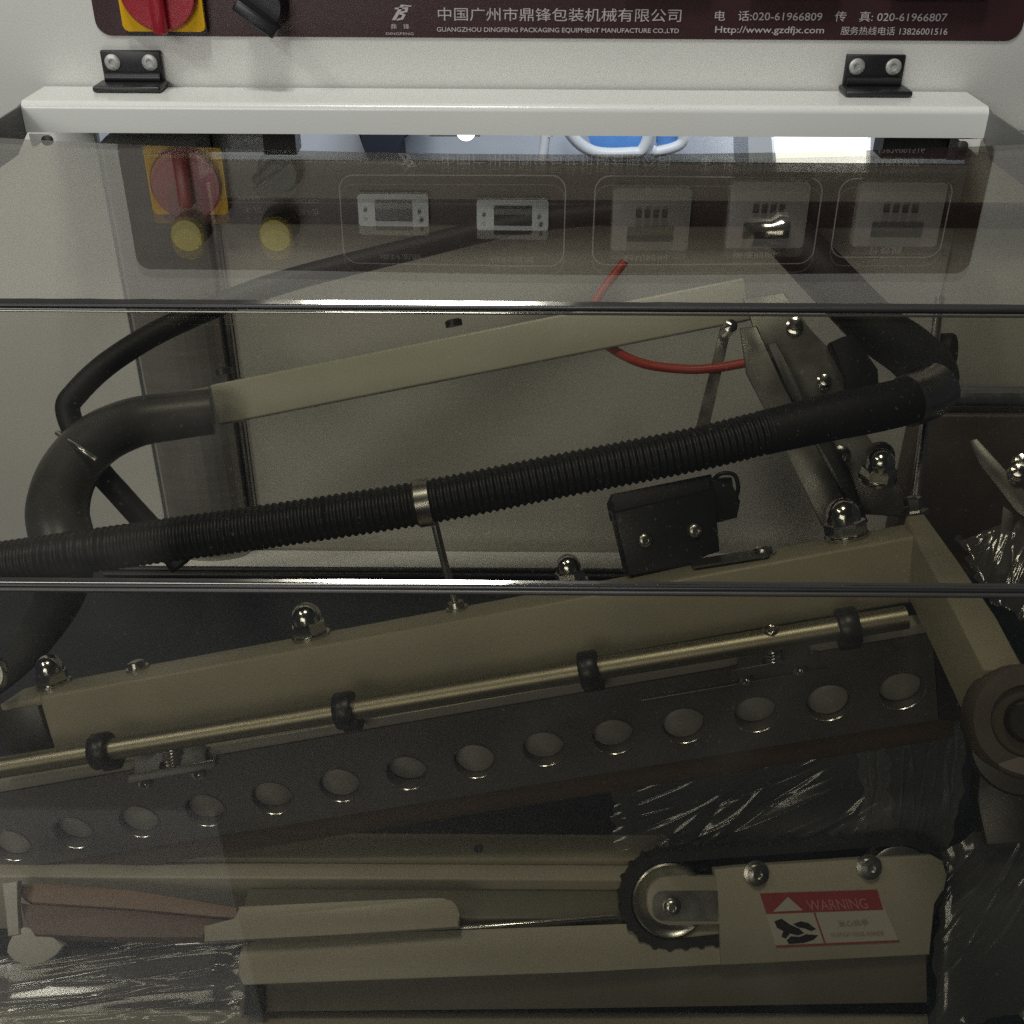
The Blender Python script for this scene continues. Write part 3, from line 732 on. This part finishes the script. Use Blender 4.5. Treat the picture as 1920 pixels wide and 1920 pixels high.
tag(tube('black_cable', [W(1160, 398, .955), W(980, 418, .945), W(760, 470, .93), W(520, 532, .915), W(330, 606, .90), W(215, 672, .885), W(145, 735, .875), W(128, 775, .875), W(170, 862, .88), W(232, 935, .885), W(300, 1010, .89), W(340, 1060, .89)], .0092, 'rubber', None, 20),
    'smooth black cable looping beside the white panel and behind the dark hose bend', 'cable')
tag(tube('red_tube', [W(1172, 490, .945), W(1120, 560, .95), W(1108, 610, .95), W(1136, 646, .925), W(1200, 680, .89), W(1280, 692, .875), W(1340, 690, .87), W(1400, 680, .865)], .0036, 'redw', None, 14),
    'thin red air tube curving under the rear beam', 'tube')

# ================================================================== STEEL LINKAGE on the right
lk = thing('steel_linkage', 'slanted steel linkage plates with black slot behind the hose end', 'linkage', W(1560, 985, .80))
PL = W(1500, 780, .82); NL = Vector((-.25, -.80, .55)).normalized()
plate('link_plate', [(1392, 560), (1470, 548), (1520, 618), (1590, 690), (1590, 770), (1650, 850), (1716, 950), (1700, 968), (1640, 965), (1560, 960), (1500, 830), (1440, 690)], PL, NL, .006, 'link', lk, .0008)
plate('link_bar', [(1388, 620), (1420, 616), (1470, 730), (1540, 860), (1610, 985), (1570, 1000), (1540, 985), (1450, 800), (1400, 705)], PL, NL, .006, 'link', lk, .0008, front=.010)
plate('slot', [(1440, 652), (1456, 648), (1500, 730), (1590, 880), (1626, 980), (1612, 983), (1560, 880), (1480, 740)], PL, NL, .003, 'black', lk, .0004, front=.013)
plate('link_rib', [(1586, 870), (1594, 868), (1604, 960), (1596, 962)], PL, NL, .01, 'dark', lk, 0, front=.012)
for x, y, s in ((1545, 716, .005), (1568, 746, .004), (1576, 855, .007), (1425, 655, .005), (1490, 612, .006)):
    lathe('bolt', [(s, 0), (s, .003), (s*.7, .0035), (s*.65, .006), (0, .0065)], onp(x, y, PL, NL)+NL*.0005, NL, 'chrome', lk, 14)
lathe('bolt', [(.010, 0), (.010, .003), (.007, .0035), (.007, .008), (0, .009)], onp(1650, 855, PL, NL)+NL*.0003, NL, 'dark', lk, 16)
plate('strut', [(1352, 612), (1372, 612), (1330, 800), (1304, 806)], W(1340, 700, .87), (0, -.8, .6), .004, 'satin', lk)
lathe('strut_pin', [(.005, 0), (.005, .018), (0, .020)], W(1362, 622, .868), (0, -.8, .6), 'chrome', lk, 14)
tag(plate('bent_bracket', [(1555, 642), (1578, 632), (1600, 626), (1646, 692), (1652, 770), (1592, 790), (1588, 704)], W(1600, 700, .80), (-.1, -.8, .6), .012, 'black', None, .001),
    'black bent flat bracket between the linkage plate and hose', 'bracket')
vr = thing('support_rod', 'thin upright steel rod with black knob beside the hose clamp', 'rod', W(1716, 962, .78))
tube('rod', [], .0036, 'satin', vr, 14, path=[W(1762, 560, .86), W(1714, 960, .77)])
lathe('foot_nut', [(.009, 0), (.009, .003), (.006, .004), (.006, .012), (.004, .013)], W(1716, 966, .77), TB, 'satin', vr, 6, flat=True)
lathe('knob', [(.0115, -.006), (.0125, -.004), (.0125, .004), (.0115, .006)], W(1774, 656, .86), (.8, -.5, .25), 'rubber', vr, 24)
sb = thing('steel_strap', 'slanting steel strap with bolts above crumpled film on the right', 'strap', W(1900, 980, .80))
PK = W(1880, 900, .80); NK = Vector((-.35, -.7, .6)).normalized()
plate('strap', [(1816, 826), (1832, 822), (1960, 962), (1960, 1000), (1905, 960), (1836, 870)], PK, NK, .003, 'link', sb, .0006)
plate('strap_leg', [(1880, 945), (1905, 962), (1890, 1075), (1868, 1078)], PK, NK, .006, 'dark', sb, .0006, front=-.004)
for x, y in ((1908, 886), (1915, 868)):
    lathe('bolt', [(.007, 0), (.007, .003), (.0045, .004), (.0045, .010), (0, .011)], onp(x, y, PK, NK)+NK*.0002, NK, 'chrome', sb, 16)

# ================================================================== HUB at the lower right
hb = thing('roller_hub', 'dark round roller hub beside the film at the end of the arm', 'hub', W(1905, 1480, .74))
lathe('hub', [(.030, -.05), (.032, 0), (.030, .004), (.020, .006), (.018, .002), (0, .002)], W(1915, 1400, .74), (-.3, -.75, .5), 'dark', hb, 40)
lathe('collar', [(.026, -.02), (.028, -.016), (.028, 0), (.026, .003), (.018, .004), (.017, .000), (0, .000)], W(1925, 1352, .572), (-.15, -.75, .6), 'brownbox', hb, 36)
lathe('shaft_end', [(.011, 0), (.011, .004), (.009, .006), (0, .006)], W(1925, 1352, .571), (-.15, -.75, .6), 'dark', hb, 20)
plate('motor_plate', [(1838, 1440), (1960, 1400), (1960, 1580), (1850, 1585), (1832, 1500)], W(1880, 1500, .77), (-.2, -.7, .6), .03, 'dark', hb, .002)
plate('base_block', [(1780, 1700), (1960, 1560), (1960, 1930), (1752, 1930)], W(1880, 1760, .80), (0, -.6, .8), .03, 'belt', hb, .002)

# ================================================================== FILM PULLING UNIT (toothed belt, bracket, warning label)
PU = W(1450, 1690, 0.775); NU = Vector((0, -.80, .60)).normalized()
def onu(x, y, f=0.0): return onp(x, y, PU, NU)+NU*f
fu = thing('film_puller', 'cream film pulling unit with black toothed belt and red warning label', 'film puller', onu(1450, 1880))
c1, c2, r1, r2 = (1256, 1690), (1690, 1652), 90.0, 84.0
# stadium path of the belt in photo pixels, then laid on the unit's plane
def stadium(c1, c2, r1, r2, n=240):
    ax = math.atan2(c2[1]-c1[1], c2[0]-c1[0]); pts = []
    seg = []
    for i in range(61):
        a = ax+math.pi/2+math.pi*i/60; seg.append((c1[0]+r1*math.cos(a), c1[1]+r1*math.sin(a)))
    for i in range(61):
        a = ax-math.pi/2+math.pi*i/60; seg.append((c2[0]+r2*math.cos(a), c2[1]+r2*math.sin(a)))
    seg.append(seg[0])
    Ls = [0]
    for a, b in zip(seg, seg[1:]): Ls.append(Ls[-1]+math.hypot(b[0]-a[0], b[1]-a[1]))
    out = []; j = 0
    for k in range(n):
        s = Ls[-1]*k/n
        while Ls[j+1] < s: j += 1
        f = (s-Ls[j])/max(Ls[j+1]-Ls[j], 1e-9); a, b = seg[j], seg[j+1]
        p = (a[0]+(b[0]-a[0])*f, a[1]+(b[1]-a[1])*f); L = max(math.hypot(b[0]-a[0], b[1]-a[1]), 1e-9)
        out.append((p, ((b[1]-a[1])/L, -(b[0]-a[0])/L)))
    return out
st = stadium(c1, c2, r1, r2, 288)
off = off_of(fu); bm = bmesh.new()
ro, ri, bo, bi = [], [], [], []
for k, (p, nn) in enumerate(st):
    h = (0, 5, 5, 0)[k % 6] if k % 6 < 4 else 0
    cxm = ((c1[0]+c2[0])/2, (c1[1]+c2[1])/2)
    sg = 1 if (p[0]-cxm[0])*nn[0]+(p[1]-cxm[1])*nn[1] > 0 else -1
    for lst, e, dz in ((ro, h*sg, 0), (ri, -17*sg, 0), (bo, h*sg, -.020), (bi, -17*sg, -.020)):
        lst.append(bm.verts.new(onu(p[0]+nn[0]*e, p[1]+nn[1]*e, dz)-off))
n = len(st)
for k in range(n):
    j = (k+1) % n
    bm.faces.new([ro[k], ro[j], ri[j], ri[k]]); bm.faces.new([bo[k], bi[k], bi[j], bo[j]])
    bm.faces.new([ro[k], bo[k], bo[j], ro[j]]); bm.faces.new([ri[k], ri[j], bi[j], bi[k]])
from_bm('toothed_belt', bm, 'rubber', fu)
px2m = 0.775/F
lathe('pulley', [(70*px2m, -.018), (70*px2m, 0), (66*px2m, .001), (58*px2m, -.0015), (0, -.0015)], onu(*c1, -.001), NU, 'satin', fu, 40)
lathe('pulley', [(64*px2m, -.018), (64*px2m, 0), (58*px2m, .001), (0, .001)], onu(*c2, -.001), NU, 'satin', fu, 40)
def rounded_left(x0, x1, y0, y1, r):
    p = [(x1, y0)]
    for i in range(9):
        a = math.pi/2*i/8; p.append((x0+r-r*math.sin(a), y0+r-r*math.cos(a)))
    for i in range(9):
        a = math.pi/2*i/8; p.append((x0+r-r*math.cos(a), y1-r+r*math.sin(a)))
    return p+[(x1, y1)]
plate('tension_plate', rounded_left(1212, 1350, 1642, 1732, 40), PU, NU, .006, 'cream', fu, .0006, front=.003)
plate('tension_slide', rounded_left(1222, 1344, 1668, 1722, 20), PU, NU, .001, 'satin', fu, 0, front=.0042)
screw('screw', onu(1258, 1697, .0045), NU, .0058, fu, 'satin', .004)
plate('bracket', [(1336, 1628), (1400, 1622), (1560, 1612), (1742, 1600), (1764, 1612), (1772, 1640), (1766, 1668), (1744, 1690), (1741, 1787), (1350, 1807), (1346, 1700)], PU, NU, .008, 'cream', fu, .0012, front=.004)
for x, y in ((1415, 1634), (1625, 1622)):
    b_ = lathe('bolt', [(.0085, 0), (.0085, .0015), (.006, .002), (.006, .006), (.003, .0065), (.0025, .004), (0, .004)], onu(x, y, .0042), NU, 'satin', fu, 20)
# warning label on the bracket
LF = 0.0045
lb = plate('warning_label', [(1422, 1672), (1640, 1665), (1682, 1762), (1452, 1772)], PU, NU, .0004, 'lwhite', fu, 0, front=LF)
plate('red_header', [(1422, 1672), (1640, 1665), (1652, 1702), (1434, 1710)], PU, NU, .0003, 'lred', lb, 0, front=LF+.0004)
plate('triangle', [(1474, 1678), (1502, 1703), (1446, 1706)], PU, NU, .0002, 'lwhite', lb, 0, front=LF+.0007)
plate('divider', [(1522, 1708), (1525, 1708), (1545, 1766), (1542, 1766)], PU, NU, .0002, 'lred', lb, 0, front=LF+.0004)
plate('lower_border', [(1451, 1769), (1681, 1759), (1682, 1762), (1452, 1772)], PU, NU, .0002, 'lred', lb, 0, front=LF+.0006)
for pg in ([(1449, 1724), (1462, 1719), (1478, 1730), (1496, 1738), (1504, 1746), (1492, 1750), (1478, 1746), (1470, 1756), (1462, 1752), (1466, 1742), (1454, 1736)],
           [(1484, 1729), (1498, 1724), (1512, 1727), (1526, 1738), (1518, 1742), (1506, 1737), (1494, 1735)],
           [(1480, 1752), (1496, 1753), (1508, 1748), (1530, 1750), (1522, 1758), (1504, 1764), (1476, 1766), (1472, 1759)]):
    plate('pictogram', pg, PU, NU, .0002, 'black', lb, 0, front=LF+.0004)
def on_label(body, x0, y0, x1, y1, material, sk=.35):
    cu = bpy.data.curves.new('lettering', 'FONT'); cu.body = body; cu.resolution_u = 2; cu.offset = .01
    t_ = bpy.data.objects.new('lettering', cu); COL.objects.link(t_)
    dg = bpy.context.evaluated_depsgraph_get(); dg.update(); me = bpy.data.meshes.new_from_object(t_.evaluated_get(dg)); bpy.data.objects.remove(t_)
    co = [(v.co.x, v.co.y) for v in me.vertices]
    ax, bx = min(c[0] for c in co), max(c[0] for c in co); ay, by = min(c[1] for c in co), max(c[1] for c in co); o_ = off_of(lb)
    for v, (cx, cyy) in zip(me.vertices, co):
        fx = (cx-ax)/(bx-ax); fy = 1-(cyy-ay)/(by-ay)
        v.co = onu(x0+(x1-x0)*fx+sk*(y1-y0)*fy, y0+(y1-y0)*fy-.035*(x1-x0)*fx, LF+.0008)-o_
    link('lettering', me, material, lb)
on_label('WARNING', 1506, 1684, 1618, 1704, 'fred')
on_label('当心夹手', 1566, 1722, 1622, 1733, 'faint')
on_label('WATCH YOUR HANDS', 1552, 1745, 1650, 1753, 'faint')

# long cream box below the unit
bx_ = thing('lower_guard', 'long cream guard box with rounded left end under the toothed belt', 'guard', W(1100, 1890, .78))
PG = W(1000, 1790, .772); NG = Vector((0, -.62, .78)).normalized()
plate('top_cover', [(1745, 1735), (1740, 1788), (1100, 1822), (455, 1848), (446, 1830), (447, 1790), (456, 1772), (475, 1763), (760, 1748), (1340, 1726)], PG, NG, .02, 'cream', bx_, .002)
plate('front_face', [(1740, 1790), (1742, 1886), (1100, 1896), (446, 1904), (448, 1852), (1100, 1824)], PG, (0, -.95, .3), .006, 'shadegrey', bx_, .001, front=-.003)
plate('slot', [(460, 1850), (494, 1848), (496, 1902), (458, 1903)], PG, (0, -.95, .3), .002, 'black', bx_, 0, front=.0005)

# rounded cream block with stepped left end and the red silicone strip
rbk = thing('jaw_block', 'cream lower jaw block with rounded right end and stepped left end', 'block', W(620, 1750, .80))
PB2 = atZ(620, 1715, -.426); NB2 = Vector((0, -.55, .83)).normalized()
rr_ = [(445, 1699), (620, 1692), (800, 1684)]
for i in range(9):
    a = math.pi/2*i/8; rr_.append((832+30*math.sin(a), 1714-30*math.cos(a)))
rr_ += [(862, 1738), (640, 1752), (382, 1766), (382, 1732), (445, 1726)]
plate('block', rr_, PB2, NB2, .016, 'cream', rbk, .0015)
ss = thing('silicone_strip', 'reddish brown silicone strip under the left end of the jaw', 'strip', atZ(240, 1750, -.44))
PSS = atZ(250, 1705, -.434); NSS = Vector((0, -.30, .95))
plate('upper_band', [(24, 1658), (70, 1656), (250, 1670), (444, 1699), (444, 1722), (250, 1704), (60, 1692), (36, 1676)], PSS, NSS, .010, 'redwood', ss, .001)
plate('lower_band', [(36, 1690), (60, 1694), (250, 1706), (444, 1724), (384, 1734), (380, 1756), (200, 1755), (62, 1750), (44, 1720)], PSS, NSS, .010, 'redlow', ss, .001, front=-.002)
tag(tube('steel_wire', [W(330, 1770, .79), W(560, 1756, .785), W(800, 1744, .782), W(980, 1732, .78), W(1160, 1718, .785)], .0016, 'chrome', None, 8),
    'thin shiny sealing wire stretched along the cream block', 'wire')
lv = thing('white_lever', 'small white lever with round paddle at the left end', 'lever', W(60, 1800, .78))
plate('stem', [(2, 1656), (34, 1652), (32, 1700), (38, 1752), (14, 1756), (10, 1700)], W(30, 1720, .775), (0, -.7, .7), .006, 'lever', lv, .001)
pd = [(14, 1772), (24, 1750), (44, 1738), (66, 1742), (100, 1758), (120, 1772), (106, 1790), (82, 1806), (52, 1812), (26, 1802), (12, 1786)]
plate('paddle', pd, W(60, 1775, .772), (0, -.7, .7), .006, 'lever', lv, .0012)
tag(lathe('round_stop', [(.012, 0), (.014, .002), (.014, .012), (.012, .014), (0, .014)], W(-22, 1262, .765), (.2, -.8, .5), 'satin', None, 28), 'grey round stop at the left end of the beige beam', 'stop')

# ================================================================== CLEAR FILM
def film(name, quad, d0, amp, nx, ny, seed, label, nrm=(0, -.7, .7), folds=(3, 9), fold_dir=(1, .3)):
    # crumpled sheet spanned between four photo corners (x, y, depth) with ridged folds
    q = [W(*c) for c in quad]; n = Vector(nrm).normalized(); bm = bmesh.new(); g = []
    fd = Vector((*fold_dir, 0)).normalized(); rg = random.Random(seed); creases = []
    for k in range(folds[1]*5):
        an = math.atan2(fd.y, fd.x)+rg.gauss(0, .20); ca, cb = math.cos(an), math.sin(an)
        cu_, cv2 = rg.random(), rg.random(); mid = -cu_*cb+cv2*ca; ln = rg.uniform(.15, .6)
        creases.append((ca, cb, cu_*ca+cv2*cb, rg.uniform(.008, .022), rg.choice((-1, 1, 1))*rg.uniform(.02, .11), mid-ln, mid+ln))
    for j in range(ny+1):
        row = []
        for i in range(nx+1):
            u, v = i/nx, j/ny
            p = (q[0]*(1-u)+q[1]*u)*(1-v)+(q[3]*(1-u)+q[2]*u)*v
            s = u*fd.x+v*fd.y; tt = -u*fd.y+v*fd.x
            h = noise.noise(Vector((s*2.2, tt*1.6, seed+7)))*.45
            for (ca, cb, cc_, wd_, am_, t0, t1) in creases:
                dd = u*ca+v*cb-cc_; al = -u*cb+v*ca
                fade = max(0, min(1, (al-t0)*5, (t1-al)*5))
                h += am_*fade*math.exp(-abs(dd)/wd_)
            ed = min(1, 6*min(u, 1-u, v, 1-v)+.25)
            jag = Vector((noise.noise(Vector((v*9, seed, 1)))*.006, 0, noise.noise(Vector((u*9, seed, 5)))*.006))
            row.append(bm.verts.new(p+n*h*amp*ed+jag*max(0, 1-9*min(u, 1-u, v, 1-v))))
        g.append(row)
    for j in range(ny):
        for i in range(nx): bm.faces.new([g[j][i], g[j][i+1], g[j+1][i+1], g[j+1][i]])
    return tag(from_bm(name, bm, 'film', None, smooth=True), label, 'film')
film('clear_film', [(1148, 1470, .80), (1660, 1370, .78), (1680, 1590, .80), (1150, 1600, .81)], .79, .018, 200, 130, 3.1, 'crumpled clear plastic film behind the toothed belt', folds=(3, 7), fold_dir=(.8, .6))
film('clear_film', [(1600, 1370, .765), (1815, 1345, .755), (1780, 1640, .80), (1620, 1600, .795)], .78, .022, 190, 110, 9.4, 'clear plastic film hanging in tight pleats under the jaw end', folds=(2, 9), fold_dir=(1, .12))
film('clear_film', [(1760, 1600, .79), (1990, 1480, .78), (1990, 1930, .78), (1750, 1930, .78)], .78, .010, 150, 150, 15.2, 'loose clear plastic film right of the film pulling unit', folds=(3, 7), fold_dir=(.5, .9))
film('clear_film', [(-40, 1800, .785), (460, 1738, .79), (452, 1912, .77), (-40, 1930, .77)], .78, .012, 190, 130, 21.7, 'clear plastic film with golden glints left of the cream guard box', folds=(2, 9), fold_dir=(.15, 1))
film('clear_film', [(1790, 1010, .80), (1960, 960, .80), (1960, 1180, .77), (1850, 1120, .78)], .78, .009, 90, 90, 33.3, 'crumpled clear film tucked under the steel strap', folds=(3, 8), fold_dir=(.8, .5))
